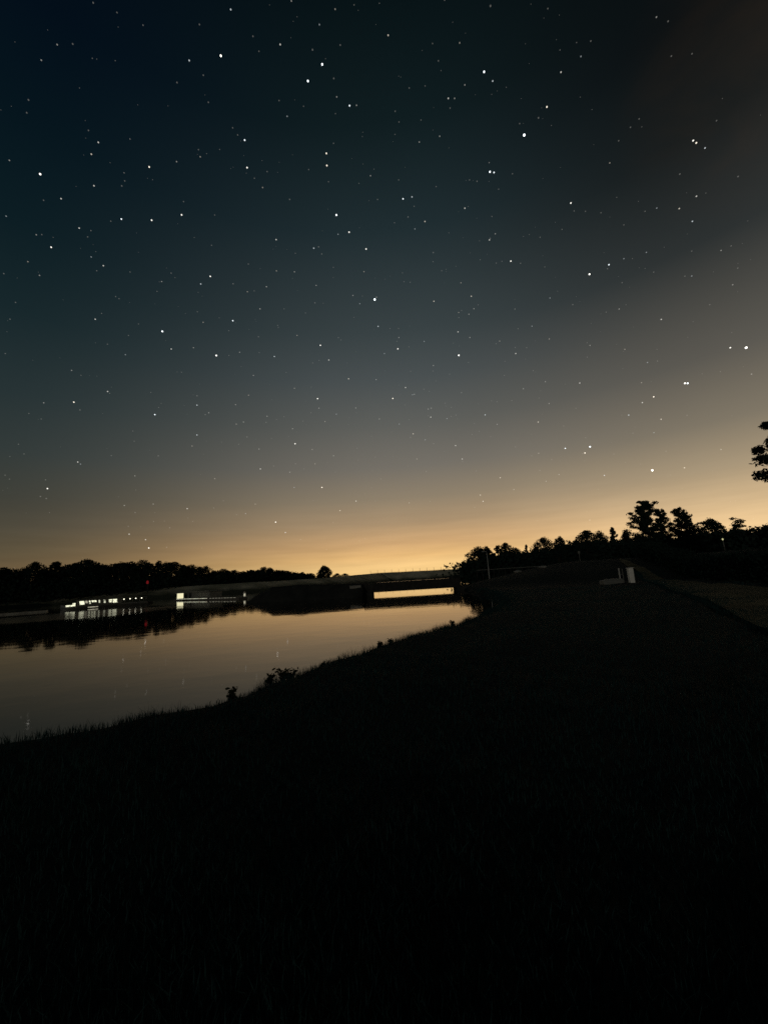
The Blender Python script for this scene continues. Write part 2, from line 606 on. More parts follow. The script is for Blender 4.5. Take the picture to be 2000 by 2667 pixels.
def ridge(name, mat, pts, crest, half, foot, seg=6.0, noise=0.15, ns=0.6, kind='structure', label=None):
    """a long bank along pts; crest width, half width at the foot"""
    P = [np.array(p, float) for p in pts]          # x, y, ztop
    line = []
    for a, c in zip(P[:-1], P[1:]):
        n = max(1, int(np.hypot(*(c - a)[:2]) / seg))
        line += [a + (c - a) * k / n for k in range(n)]
    line.append(P[-1])
    line = np.array(line)
    tg = np.gradient(line[:, :2], axis=0)
    tg /= np.linalg.norm(tg, axis=1)[:, None]
    nm = np.stack([tg[:, 1], -tg[:, 0]], 1)
    prof = [(-half, 0), (-(half * .75 + crest * .125), .3), (-(half + crest / 2) / 2, .55), (-crest * .8, .9), (-crest / 2, 1), (0, 1.0), (crest / 2, 1), (crest * .8, .9), ((half + crest / 2) / 2, .55), (half * .75 + crest * .125, .3), (half, 0)]
    vs_, k = [], len(prof)
    for p, n_ in zip(line, nm):
        for u, hh in prof:
            q = p[:2] + n_ * u
            z = foot + (p[2] - foot) * hh
            z += noise * float(wob(q[0], q[1], ns)) * (0.35 + 0.65 * (1 - abs(2 * hh - 1)))
            vs_.append((q[0], q[1], z))
    nl = len(line)
    fs = [(a * k + c, (a + 1) * k + c, (a + 1) * k + c + 1, a * k + c + 1) for a in range(nl - 1) for c in range(k - 1)]
    mb_ = MB()
    mb_.v, mb_.f = vs_, fs + [tuple(range(k)), tuple((nl - 1) * k + c for c in reversed(range(k)))]
    o_ = mb_.build(name, mat, smooth=True)
    tag(o_, label, None, kind=kind)
    return o_


DAM = [(-210, 150, 4.2), (-128, 184, 4.6), (-74, 210, 4.7), (-42, 268, 5.2), (-26, 340, 7.2), (-10, 422, 9.0), (40, 424, 8.4), (100, 426, 7.8), (150, 428, 7.6)]
ridge('embankment', MAT['dry'], DAM, 5, 17, -0.6, seg=7, noise=0.35, ns=0.22, label='long pale grassy embankment closing the far end of the lake')
SPIT = [(-19.6, 57.5, -0.4), (-17.8, 56.6, 1.0), (-15.5, 55.6, 1.9), (-12, 54.8, 2.0), (-8, 54, 1.8), (-3.2, 53.6, 1.65)]
ridge('spit', MAT['rock'], SPIT, 1.8, 4.2, -0.7, seg=0.8, noise=0.10, ns=1.6, label='low dark rubble spit running out to the footbridge')

# gravel track on the right
left_edge = [(1.2, -8), (3.0, -1), (5.4, 4), (7.7, 8.1), (12.2, 15.8), (17.2, 25), (22.4, 34.5), (26.0, 42), (30, 52)]
right_edge = [(13, -8), (14.0, 0), (15.5, 8), (17, 14.5), (18.9, 20.4), (22.2, 29), (25.8, 38.5), (28.6, 46), (32.5, 56)]
vs_, nu = [], 21
L = []
for (a0, a1), (c0, c1) in zip(zip(left_edge[:-1], left_edge[1:]), zip(right_edge[:-1], right_edge[1:])):
    for k in range(24):
        s = k / 24
        L.append(((a0[0] + (a1[0] - a0[0]) * s, a0[1] + (a1[1] - a0[1]) * s), (c0[0] + (c1[0] - c0[0]) * s, c0[1] + (c1[1] - c0[1]) * s)))
L.append((left_edge[-1], right_edge[-1]))
rows = []
for a, c in L:
    wv = 0.15 * math.sin(a[1] * 0.5) + 0.05 * math.sin(a[1] * 1.6)
    for k in range(nu):
        s = k / (nu - 1)
        rows.append((a[0] + wv * (1 - s) + (c[0] - a[0]) * s, a[1] + (c[1] - a[1]) * s))
rows = np.array(rows)
rz = height(rows[:, 0], rows[:, 1]) + 0.06
ii = np.arange(len(L) - 1)[:, None] * nu
jj = np.arange(nu - 1)[None, :]
Fp = np.stack([ii + jj, ii + jj + 1, ii + nu + jj + 1, ii + nu + jj], -1).reshape(-1, 4)
track = link('gravel_track', np_mesh('gravel_track', np.column_stack([rows, rz]), Fp), MAT['gravel'], smooth=True)
tag(track, 'pale gravel track leading along the right of the bank', None, kind='structure')


# ------------------------------------------------------------------ foliage
def cards(P, size, aspect=0.6, flat=0.0, seed=0):
    """leaf-shaped four-cornered faces at points P with random tilt"""
    g = np.random.default_rng(seed)
    n = len(P)
    nrm = g.normal(size=(n, 3))
    nrm[:, 2] += flat * np.sign(nrm[:, 2])
    nrm /= np.linalg.norm(nrm, axis=1)[:, None]
    h = g.normal(size=(n, 3))
    u = np.cross(nrm, h)
    u /= np.linalg.norm(u, axis=1)[:, None]
    v = np.cross(nrm, u)
    s = (size * (0.6 + 0.8 * g.random(n)))[:, None]
    c = np.stack([P - u * s, P + v * s * aspect, P + u * s, P - v * s * aspect], 1).reshape(-1, 3)
    f = np.arange(4 * n).reshape(-1, 4)
    return c, f


def clump(center, rx, ry, rz_, n, g, shell=0.55):
    d = g.normal(size=(n, 3))
    d /= np.linalg.norm(d, axis=1)[:, None]
    r = (shell + (1 - shell) * g.random(n)) ** 0.8
    r *= 0.75 + 0.5 * g.random(n)
    return np.asarray(center) + d * r[:, None] * np.array([rx, ry, rz_])


def broadleaf(seed, Ht=10.0, width=3.6, low=0.16, clumps=30, per=190, leaf=0.20):
    g = np.random.default_rng(seed)
    mb_ = MB()
    th = Ht * 0.55
    lean = g.normal(size=2) * 0.25
    tr = [(0, 0, -0.6), (0, 0, 0.3), (lean[0] * .5, lean[1] * .5, th * .5), (lean[0], lean[1], th), (lean[0] * 1.3, lean[1] * 1.3, Ht * .82)]
    mb_.tube(tr, [0.30, 0.24, 0.18, 0.12, 0.03], 8)
    pts = []
    for k in range(clumps):
        s = (k + 0.5) / clumps
        z = Ht * (low + (0.95 - low) * s)
        prof = math.sin(math.pi * min(1, max(0.05, (s * 0.88 + 0.14)))) ** 0.6
        a = k * 2.399 + g.random() * 0.8
        rr = width * prof * (0.35 + 0.6 * g.random() ** .6)
        c = (lean[0] + rr * math.cos(a), lean[1] + rr * math.sin(a), z)
        z0 = max(Ht * .16, z - rr * 0.7 - .5)
        st = (lean[0] * z0 / th, lean[1] * z0 / th, min(z0, Ht * .75))
        mid = ((st[0] + c[0]) / 2, (st[1] + c[1]) / 2, (st[2] + z) / 2 + 0.25)
        mb_.tube([st, mid, c], [0.09, 0.055, 0.015], 5)
        q = width * (0.24 + 0.16 * g.random())
        pts.append(clump(c, q, q, q * 0.78, per, g))
    P = np.concatenate(pts)
    c, f = cards(P, leaf, 0.62, 0, seed)
    return mb_.mesh('trunk'), np_mesh('crown', c, f)


def pine(seed, Ht=12.0, width=3.0, low=0.34, boughs=34, leaf=0.20, per=90, puff=0.85):
    """old pine: uneven boughs, clumped needles, gaps between the layers"""
    g = np.random.default_rng(seed)
    mb_ = MB()
    bend = g.normal(size=2) * 0.25
    mb_.tube([(0, 0, -0.6), (0, 0, .4), (bend[0], bend[1], Ht * .5), (bend[0] * .6, bend[1] * .6, Ht * .96)], [0.28, 0.23, 0.14, 0.03], 8)
    pts = []
    for k in range(boughs):
        s = min(1.0, max(0.0, (k + g.normal() * 0.8) / (boughs - 1)))
        z = Ht * (low + (0.95 - low) * s)
        env = width * ((1 - s) ** 0.75 * 0.85 + 0.15)
        a = k * 2.399 + g.normal() * 0.5
        ln = env * (0.35 + 0.75 * g.random())
        rise = ln * (0.05 + 0.55 * s + 0.3 * g.random())
        p0 = Vector((bend[0] * min(1, s * 2), bend[1] * min(1, s * 2), z - 0.1))
        p1 = p0 + Vector((math.cos(a) * ln * .6, math.sin(a) * ln * .6, rise * .3))
        p2 = p0 + Vector((math.cos(a) * ln, math.sin(a) * ln, rise))
        mb_.tube([p0, p1, p2], [0.07, 0.045, 0.012], 5)
        for u in np.linspace(0.3, 1.0, 4):
            c = p0.lerp(p1, u / .6) if u < .6 else p1.lerp(p2, (u - .6) / .4)
            w_ = (0.26 + 0.11 * ln) * (0.75 + 0.5 * g.random())
            jx, jy = g.normal(size=2) * 0.16
            pts.append(clump((c.x + jx, c.y + jy, c.z + 0.10), w_ * 1.1, w_ * 1.1, w_ * puff, int(per * (0.6 + .4 * g.random())), g, 0.15))
    pts.append(clump((bend[0] * .6, bend[1] * .6, Ht * .96), .34, .34, .4, per * 2, g, .1))
    c, f = cards(np.concatenate(pts), leaf, 0.36, 0.15, seed)
    return mb_.mesh('trunk'), np_mesh('crown', c, f)


def airy(seed, Ht=9.0, leaf=0.17):
    """open, fan-shaped young tree that lets the sky through"""
    g = np.random.default_rng(seed)
    mb_ = MB()
    mb_.tube([(0, 0, -0.5), (0, 0, Ht * .4)], [0.14, 0.10], 7)
    pts = []
    for k in range(8):
        a = k * 2.399 + g.random()
        tip = Vector((math.cos(a) * Ht * (.12 + .17 * g.random()), math.sin(a) * Ht * (.12 + .17 * g.random()), Ht * (0.72 + 0.28 * g.random())))
        p0 = Vector((0, 0, Ht * (.30 + .1 * g.random())))
        mid = p0.lerp(tip, .5) + Vector((math.cos(a), math.sin(a), -0.3)) * 0.25
        mb_.tube([p0, mid, tip], [0.07, 0.045, 0.012], 5)
        for u in (0.45, .6, .75, .9, 1.0):
            c = p0.lerp(mid, u * 2) if u < .5 else mid.lerp(tip, u * 2 - 1)
            c = c + Vector(g.normal(size=3) * 0.22)
            pts.append(clump(c, .42, .42, .42, 46, g, .15))
    for k in range(14):
        pts.append(clump((g.normal() * .7, g.normal() * .7, Ht * (.12 + .35 * g.random())), .8, .8, .6, 110, g, .2))
    c, f = cards(np.concatenate(pts), leaf, 0.5, 0, seed)
    return mb_.mesh('trunk'), np_mesh('crown', c, f)


KINDS = {}
for k in range(4):
    KINDS['broad%d' % k] = (broadleaf(20 + k, 10, 3.3 + .35 * k, 0.14), 'leaf', 10.0)
KINDS['dome'] = (broadleaf(41, 10, 5.4, 0.10, 46, 230, 0.24), 'leaf', 10.0)
for k in range(3):
    KINDS['pine%d' % k] = (pine(60 + k, 12, 3.4 + .3 * k, 0.30, 36), 'needle', 12.0)
KINDS['bigpine'] = (pine(77, 14, 3.6, 0.50, 58, 0.17, 330, 0.95), 'needle', 14.0)
for k in range(2):
    KINDS['airy%d' % k] = (airy(80 + k), 'leaf', 9.0)
KINDS['fir'] = (pine(91, 12, 2.2, 0.10, 44, 0.2, 90), 'needle', 12.0)
KINDS['spire'] = (broadleaf(95, 10, 2.0, 0.05, 26, 190, 0.2), 'leaf', 10.0)
for (tm, cm_), mk, _ in KINDS.values():
    tm.materials.append(MAT['bark'])
    cm_.materials.append(MAT[mk])


def tree(name, kind, x, y, top, widen=1.0, rz=None, label=None, group=None, cat='tree'):
    (tm, cm_), mk, Ht = KINDS[kind]
    z0 = max(0.2, h1(x, y)) - 0.05
    s = (top - z0) / (Ht * 0.985)
    e = empty(name, (x, y, z0), random.random() * 6.28 if rz is None else rz)
    e.scale = (s * widen, s * widen, s)
    link('trunk', tm, parent=e)
    link('crown', cm_, parent=e)
    tag(e, label, cat, group)
    return e


def px_tree(name, kind, px, py, dist, widen=1.0, **kw):
    x, y = bearing(px, dist)
    return tree(name, kind, x, y, elev_height(px, py, dist), widen, **kw)


# wood on the right shore: the ones that stand clear of the rest
R = 'trees standing out on the right shore'
px_tree('conifer', 'spire', 1209, 1463, 92, .8, label='small narrow conifer at the very left end of the right-hand wood', group=R)
px_tree('conifer', 'spire', 1223, 1457, 92, .8, label='second small narrow conifer, next to the dense round tree by the pale pole', group=R)
px_tree('broadleaf_tree', 'broad2', 1252, 1427, 90, 1.15, label='dense round tree behind the pale pole at the water', group=R)
px_tree('broadleaf_tree', 'broad0', 1275, 1425, 96, .9, label='upright tree rising just right of the pale pole', group=R)
px_tree('broadleaf_tree', 'spire', 1303, 1420, 100, 1.0, label='slim tree left of the pointed one above the roadside rail', group=R)
px_tree('broadleaf_tree', 'broad1', 1325, 1414, 104, .7, label='tallest slim tree above the left half of the roadside rail', group=R)
px_tree('conifer', 'fir', 1378, 1418, 102, .8, label='small pointed fir between the slim trees and the wide flat-topped tree', group=R)
px_tree('broadleaf_tree', 'broad3', 1424, 1401, 100, .95, label='wide flat-topped tree above the right end of the roadside rail', group=R)
px_tree('broadleaf_tree', 'broad0', 1470, 1398, 104, .8, label='bushy tree left of the thin see-through tree', group=R)
px_tree('airy_tree', 'airy0', 1494, 1401, 100, .9, label='thin see-through young tree left of the broad rounded tree', group=R)
px_tree('broadleaf_tree', 'broad1', 1541, 1381, 98, 1.05, label='broad rounded tree halfway between rail and tall pine', group=R)
px_tree('broadleaf_tree', 'broad2', 1573, 1385, 102, .7, label='low rounded tree right of the broad rounded tree', group=R)
px_tree('pine_tree', 'fir', 1609, 1372, 104, 1.0, label='pointed tree just left of the tall pine', group=R)
px_tree('broadleaf_tree', 'broad0', 1642, 1384, 98, .7, label='low tree under the left branches of the tall pine', group=R)
px_tree('pine_tree', 'pine1', 1700, 1303, 92, 1.25, rz=0.4, label='tallest pine of the wood, layered boughs, left of the others', group=R)
px_tree('pine_tree', 'pine0', 1735, 1324, 96, 1.0, rz=2.0, label='slimmer pine crowded against the right side of the tallest pine', group=R)
px_tree('pine_tree', 'pine2', 1784, 1324, 94, 1.05, rz=1.1, label='ragged pine right of a gap beside the tallest pine', group=R)
px_tree('pine_tree', 'pine0', 1812, 1340, 98, .9, rz=4.2, label='thin pine leaning on the ragged pine', group=R)
px_tree('airy_tree', 'airy1', 1832, 1360, 90, 1.3, label='low open tree right of the ragged pine', group=R)
px_tree('broadleaf_tree', 'broad3', 1868, 1351, 94, .7, label='blocky dense tree left of the fan-shaped open tree', group=R)
px_tree('airy_tree', 'airy0', 1918, 1341, 92, 1.6, label='fan-shaped open tree with sky showing through, near the right edge', group=R)
px_tree('broadleaf_tree', 'broad1', 1958, 1386, 96, .6, label='small rounded tree near the right edge of the picture', group=R)
px_tree('broadleaf_tree', 'broad2', 1989, 1385, 94, .6, label='small tree at the right edge under the near pine', group=R)
# the lower trees that fill the wood, none told apart from the next
for k in range(30):
    px = 1236 + k * 27 + random.uniform(-6, 6)
    top = np.interp(px, [1236, 1300, 1420, 1520, 1640, 1760, 1850, 2000], [1452, 1438, 1424, 1412, 1402, 1400, 1404, 1406]) + random.uniform(-6, 7)
    px_tree('broadleaf_tree', random.choice(['broad0', 'broad1', 'broad2', 'broad3']), px, top, random.uniform(86, 108), random.uniform(.9, 1.25),
            label='lower tree lost in the solid dark wood on the right shore', group='lower trees of the right-hand wood')
for k in range(4):
    px = 2030 + k * 50
    px_tree('broadleaf_tree', random.choice(['broad0', 'broad1', 'broad2']), px, 1380 - k * 4, random.uniform(88, 110), 1.1,
            label='lower tree lost in the solid dark wood on the right shore', group='lower trees of the right-hand wood')
# near pine whose boughs reach into the picture on the right
x, y = bearing(2166, 46)
tree('pine_tree', 'bigpine', x, y, 13.8, 1.12, rz=0.9, label='near pine whose layered boughs reach in at the right edge', cat='tree')

# far shore on the left
FL = [(6, 1482, 232, 'broad0', .8), (34, 1486, 230, 'broad2', .8), (60, 1482, 236, 'broad3', .8), (84, 1465, 226, 'broad1', .6), (112, 1482, 232, 'broad0', .8), (141, 1463, 228, 'spire', .9), (168, 1475, 232, 'broad2', .8),
      (196, 1468, 226, 'broad1', .8), (221, 1460, 222, 'broad3', .85), (246, 1470, 226, 'broad0', .8), (270, 1474, 224, 'broad2', .8), (296, 1469, 226, 'broad1', .8), (318, 1467, 222, 'broad3', .7), (342, 1466, 226, 'broad0', .7),
      (364, 1463, 222, 'broad2', .7), (388, 1468, 224, 'broad1', .6), (410, 1464, 226, 'broad0', .6), (430, 1467, 224, 'broad3', .6), (448, 1465, 228, 'broad1', .7), (476, 1472, 230, 'spire', 1.0), (488, 1476, 232, 'broad0', .6),
      (502, 1474, 232, 'broad2', .6), (520, 1477, 236, 'broad1', .6), (536, 1476, 238, 'broad3', .6), (556, 1488, 244, 'broad0', .9), (578, 1484, 250, 'broad2', .8), (594, 1487, 254, 'broad1', .9), (610, 1486, 258, 'broad3', .8),
      (634, 1489, 262, 'broad0', 1.0), (656, 1485, 266, 'broad1', .9), (672, 1486, 270, 'broad2', .8), (688, 1478, 272, 'broad3', .75), (704, 1480, 276, 'broad0', .7), (722, 1488, 282, 'broad2', 1.0), (740, 1490, 288, 'broad1', 1.0),
      (766, 1495, 296, 'broad3', 1.1), (788, 1491, 306, 'broad0', 1.0), (812, 1494, 318, 'broad2', 1.1), (880, 1494, 352, 'broad0', 1.0), (898, 1494, 362, 'broad1', 1.0)]
for px, py, dist, kd, wd in FL:
    lb, gp = 'dark tree in the unbroken tree line across the water', 'trees of the far shore'
    if (px, py) == (84, 1465):
        lb = 'knobbly tree standing up near the left end of the far tree line'
    elif (px, py) == (141, 1463):
        lb = 'thin tree standing up between two dips of the far tree line'
    elif (px, py) == (221, 1460):
        lb = 'highest broad crown of the far tree line, above the lit boat'
    elif px < 84:
        lb = 'far-shore tree left of the knobbly one at the left edge'
    elif px < 141:
        lb = 'far-shore tree filling the dip right of the knobbly tree'
    elif px < 221:
        lb = 'far-shore tree between the thin tree and the highest broad crown'
    elif px < 383:
        lb = 'far-shore tree right of the highest broad crown, left of the red light'
    elif px < 470:
        lb = 'far-shore tree on the skyline between the red light and the kiosk'
    elif px < 540:
        lb = 'far-shore tree on the last high stretch above the boat shelter'
    elif px < 640:
        lb = 'low far-shore tree above the right end of the lamp-edged dock'
    elif px < 690:
        lb = 'far-shore tree left of the small hump right of the mooring pile'
    elif px < 750:
        lb = 'far-shore tree on and right of the small hump above the spit'
    elif px > 870:
        lb = 'low bush-like tree right of the dome-shaped tree on the far embankment'
    elif px > 750:
        lb = 'low tree left of the dome-shaped tree on the far embankment'
    px_tree('broadleaf_tree', kd, px, py, dist, wd * random.uniform(1.25, 1.7), label=lb, group=gp)
px_tree('broadleaf_tree', 'dome', 845, 1476, 332, .92, label='dome-shaped tree standing alone on the far embankment left of the fence', group='trees of the far shore')
for k in range(4):
    px_tree('broadleaf_tree', random.choice(['broad0', 'broad2', 'broad3']), -22 - 40 * k, 1482, 230, 1.2, label='far-shore tree left of the knobbly one at the left edge', group='trees of the far shore')


# undergrowth that closes the woods near the ground
def thicket(name, pts, wide, tall, n, leaf, label, seed):
    g = np.random.default_rng(seed)
    pts = np.array(pts, float)
    sg = np.linalg.norm(np.diff(pts, axis=0), axis=1)
    cum = np.concatenate([[0], np.cumsum(sg)])
    u = g.random(n) * cum[-1]
    x = np.interp(u, cum, pts[:, 0]) + g.normal(size=n) * wide
    y = np.interp(u, cum, pts[:, 1]) + g.normal(size=n) * wide
    hgt = tall * (0.72 + 0.14 * np.sin(u * .55) + 0.14 * np.sin(u * .21 + 2) + 0.1 * np.sin(u * 1.9))
    z = np.maximum(height(x, y), 0.1) + hgt * g.random(n) ** 0.8
    c, f = cards(np.stack([x, y, z], 1), leaf, 0.7, 0, seed)
    o_ = link(name, np_mesh(name, c, f), MAT['leaf'])
    tag(o_, label, None, kind='stuff')


thicket('undergrowth', [bearing(px, d) for px, d in ((1228, 88), (1320, 94), (1450, 96), (1600, 92), (1800, 90), (2000, 90), (2300, 92))], 2.4, 4.6, 52000, 0.30, 'dark undergrowth filling the foot of the right-hand wood', 3)
thicket('undergrowth', [bearing(px, d) for px, d in ((-260, 226), (0, 228), (200, 222), (400, 222), (520, 232), (620, 258), (720, 280), (800, 310))], 3.0, 9.5, 80000, 0.6, 'dark undergrowth filling the foot of the far tree line', 4)

# clipped-looking hedge along the far side of the track
g = np.random.default_rng(15)
hp_ = np.array([(14.6, -9), (15.6, 0), (17.2, 8), (18.9, 14.5), (20.8, 20.4), (24.0, 29), (27.6, 38.5), (30.4, 46), (33.5, 54)], float)
e = empty('hedge', (20.8, 20.4, h1(20.8, 20.4)))
sg = np.linalg.norm(np.diff(hp_, axis=0), axis=1)
cum = np.concatenate([[0], np.cumsum(sg)])
n = 60000
u = g.random(n) * cum[-1]
hx = np.interp(u, cum, hp_[:, 0]) + 0.9 + g.normal(size=n) * 0.55
hy = np.interp(u, cum, hp_[:, 1]) + g.normal(size=n) * 0.55
top_ = 1.75 + 0.18 * np.sin(u * .9) + 0.14 * np.sin(u * 2.3 + 1) + 0.1 * np.sin(u * 5.1)
hz = height(hx, hy) + top_ * g.random(n) ** .75 * (1 + .06 * g.normal(size=n))
c, f = cards(np.stack([hx, hy, hz], 1) - np.array([20.8, 20.4, h1(20.8, 20.4)]), 0.09, 0.6, 0, 15)
link('foliage', np_mesh('foliage', c, f), MAT['leaf'], e)
for k in range(26):
    uu = cum[-1] * (k + .5) / 26
    x, y = float(np.interp(uu, cum, hp_[:, 0])) + .9, float(np.interp(uu, cum, hp_[:, 1]))
    MB().tube([(0, 0, -.1), (.05, .03, .7), (-.03, .05, 1.4)], [.045, .03, .012], 5).build('stem', MAT['bark'], e, (x - 20.8, y - 20.4, h1(x, y) - h1(20.8, 20.4)))
tag(e, 'long dark hedge along the far side of the gravel track', 'hedge')

# ------------------------------------------------------------------ grass of the near bank
def blades(name, X, Y, H_, W_, label, seed, lean=0.35):
    g = np.random.default_rng(seed)
    n = len(X)
    Z = height(X, Y) - 0.02
    a = g.random(n) * 6.283
    dx, dy = np.cos(a), np.sin(a)
    la = g.random(n) * 6.283
    ll = lean * H_ * g.random(n) ** 1.2
    lx, ly = np.cos(la) * ll, np.sin(la) * ll
    p = np.stack([X, Y, Z], 1)
    wv = np.stack([dx, dy, 0 * dx], 1) * W_[:, None] / 2
    m1 = p + np.stack([lx * .3, ly * .3, H_ * .58], 1)
    tp = p + np.stack([lx, ly, H_ * (1 - .25 * (ll / H_) ** 2)], 1)
    vv = np.stack([p - wv, p + wv, m1 + wv * .7, m1 - wv * .7, tp], 1).reshape(-1, 3)
    b0 = np.arange(n)[:, None] * 5
    tri = np.concatenate([b0 + [[0, 1, 2]], b0 + [[0, 2, 3]], b0 + [[3, 2, 4]]], 1).reshape(-1, 3)
    o_ = link(name, np_mesh(name, vv, tri), MAT['grass'])
    tag(o_, label, None, kind='stuff')
    return o_


def on_track(X, Y):
    le, re = np.array(left_edge), np.array(right_edge)
    xl = np.interp(Y, le[:, 1], le[:, 0])
    xr = np.interp(Y, re[:, 1], re[:, 0])
    ra = np.random.default_rng(9).random(len(X))
    return (X > xl + 0.2 + 1.5 * ra ** 1.6) & (X < xr - 0.2 - 0.8 * ra)


n = 190000
r_ = 1.2 + 36 * rng.random(n) ** 1.7
a_ = np.radians(-78 + 146 * rng.random(n))
a_[:34000] = np.radians(66 + 220 * rng.random(34000))
r_[:34000] = 0.35 + 9 * rng.random(34000) ** 0.7
X, Y = r_ * np.sin(a_), r_ * np.cos(a_)
d_ = lake_distance(np.stack([X, Y], 1))
keep = (d_ > 0.12) & ~on_track(X, Y)
X, Y, rr_ = X[keep], Y[keep], r_[keep]
pat = 0.75 + 0.3 * wob(X, Y, 0.8) * .6
blades('meadow_grass', X, Y, np.clip((0.07 + 0.11 * rng.random(len(X))) * pat, .04, .3), 0.006 + 0.004 * rng.random(len(X)) + rr_ * .0004, 'short dark grass covering the near bank', 5, .6)

# ragged verge creeping over the edge of the track
n = 26000
yy_ = -2 + 44 * rng.random(n)
le = np.array(left_edge)
xx_ = np.interp(yy_, le[:, 1], le[:, 0]) - 0.3 + np.abs(rng.normal(size=n)) * (0.8 + 0.5 * np.sin(yy_ * 1.3) + 0.3 * np.sin(yy_ * 3.7))
blades('verge_grass', xx_, yy_, 0.06 + 0.13 * rng.random(n) ** 2, 0.006 + 0.003 * rng.random(n) + np.hypot(xx_, yy_) * .0005, 'ragged grass verge creeping over the edge of the gravel track', 8, .8)

# taller fringe along the water's edge
edge = LAKE[2:18]
sg = np.linalg.norm(np.diff(edge, axis=0), axis=1)
cum = np.concatenate([[0], np.cumsum(sg)])
n = 34000
u = rng.random(n) ** 1.15 * cum[-1]
tuft = 0.5 + 0.5 * np.sin(u * 2.1) * np.sin(u * 5.3 + 1) + 0.35 * np.sin(u * 11.0)
X = np.interp(u, cum, edge[:, 0])
Y = np.interp(u, cum, edge[:, 1])
i_ = np.clip(np.searchsorted(cum, u) - 1, 0, len(sg) - 1)
tx = np.diff(edge, axis=0)[i_] / sg[i_][:, None]
off = 0.05 + np.abs(rng.normal(size=n)) * 0.40
X, Y = X + tx[:, 1] * off, Y - tx[:, 0] * off
Hh = (0.10 + 0.17 * rng.random(n) ** 2.2 + 0.11 * np.clip(tuft, 0, 1) * rng.random(n))
Hh *= np.clip(np.hypot(X, Y) / 11, .38, 1.0) * np.clip(0.75 + 0.5 * wob(X, Y, 1.9, .4), .35, 1.35)
blades('bank_grass', X, Y, Hh, 0.003 + 0.004 * rng.random(n), 'longer grass fringing the water edge of the near bank', 6, .7)


# leafy weeds standing on the bank edge
def weed(px, py, dist, tall, seed, label, spread=1.0):
    g = np.random.default_rng(seed)
    d = ray(px, py)
    hh = Vector((d.x, d.y)).normalized() * dist
    x, y = hh.x, hh.y
    e = empty('weed_plant', (x, y, h1(x, y) - 0.02), g.random() * 6)
    st, lf = MB(), []
    for k in range(7):
        a = k * 2.399 + g.random()
        ln = tall * (0.6 + 0.45 * g.random())
        tip = Vector((math.cos(a) * ln * .42 * spread, math.sin(a) * ln * .42 * spread, ln * .95))
        mid = Vector((tip.x * .32, tip.y * .32, ln * .55))
        st.tube([(0, 0, 0), mid, tip], [0.006, 0.0045, 0.002], 5)
        for q in np.linspace(.25, 1, 8):
            c = Vector((0, 0, 0)).lerp(mid, q * 2) if q < .5 else mid.lerp(tip, q * 2 - 1)
            for _ in range(3):
                lf.append((c + Vector(g.normal(size=3)) * 0.022)[:])
    st.build('stem', MAT['weed'], e)
    c, f = cards(np.array(lf), 0.034, 0.42, 0.2, seed)
    link('leaves', np_mesh('leaves', c, f), MAT['weed'], e)
    tag(e, label, 'weed', 'leafy weeds on the bank edge')


weed(604, 1815, 6.9, 0.22, 1, 'lone pointed weed sticking up leftmost on the bank edge', .5)
weed(702, 1775, 7.75, 0.20, 2, 'arching leafy weed left of the bushiest clump on the bank edge')
weed(738, 1768, 7.9, 0.24, 3, 'bushiest leafy weed on the bank edge', 1.4)
weed(756, 1765, 8.1, 0.19, 4, 'low weed leaning on the right of the bushiest clump', 1.3)
weed(845, 1740, 8.9, 0.16, 5, 'small ragged weed midway along the bank edge', 1.4)
weed(990, 1688, 10.5, 0.22, 6, 'tall thin weed on the bump of the bank edge', .7)
weed(1018, 1680, 10.9, 0.2, 7, 'thin weed just right of the tall one on the bump', .7)
weed(1180, 1640, 13.8, 0.24, 8, 'last thin weed before the dark end of the water', .9)

# ------------------------------------------------------------------ footbridge on the right
e = empty('footbridge', (0, 53.4, 0))
MBp = lambda: MB()
MBp().box(-3.9, 9.6, -0.75, 0.75, 0.50, 0.62).build('deck', MAT['tarred'], e)
MBp().box(-3.4, 9.4, -0.95, -0.78, 0.42, 1.60, 0.03).build('girder', MAT['tarred'], e)
MBp().box(-3.4, 9.4, 0.78, 0.95, 0.42, 1.60, 0.03).build('girder', MAT['tarred'], e)
post = MBp().box(-.04, .04, -.04, .04, 0, .12).mesh('post')
for k in range(9):
    for sy in (-0.865, 0.865):
        link('post', post, MAT['tarred'], e, (-3.2 + k * 1.56, sy, 1.60))
for sy in (-0.865, 0.865):
    MBp().tube([(-3.3, sy, 1.73), (9.4, sy, 1.73)], 0.04, 8).build('handrail', MAT['tarred'], e)
MBp().box(-3.6, -2.02, -1.5, 1.5, -0.9, 0.49, 0.05).build('abutment', MAT['concrete'], e, None)
MBp().box(8.75, 10.2, -1.5, 1.5, -0.9, 0.49, 0.05).build('abutment', MAT['concrete'], e, None)
tag(e, 'low dark footbridge with solid sides spanning the lake narrows', 'bridge')
for c_ in e.children:
    if c_.name.startswith('abutment'):
        c_.data.materials.clear()
        c_.data.materials.append(MAT['rock'])

# grey cabinet at the left end of the bridge
x, y = bearing(925, 52.3)
e = empty('cabinet', (x, y, 0.95), 0.05)
MB().box(-.72, .72, -.3, .3, 0, .48, .03).build('housing', MAT['concrete'], e)
MB().box(-.78, .78, -.36, .36, .482, .53).build('lid', MAT['steel'], e)
for sx in (-.6, .6):
    MB().box(sx - .05, sx + .05, -.2, .2, -.5, -0.002).build('leg', MAT['tarred'], e)
tag(e, 'small grey cabinet low against the spit left of the footbridge', 'cabinet')

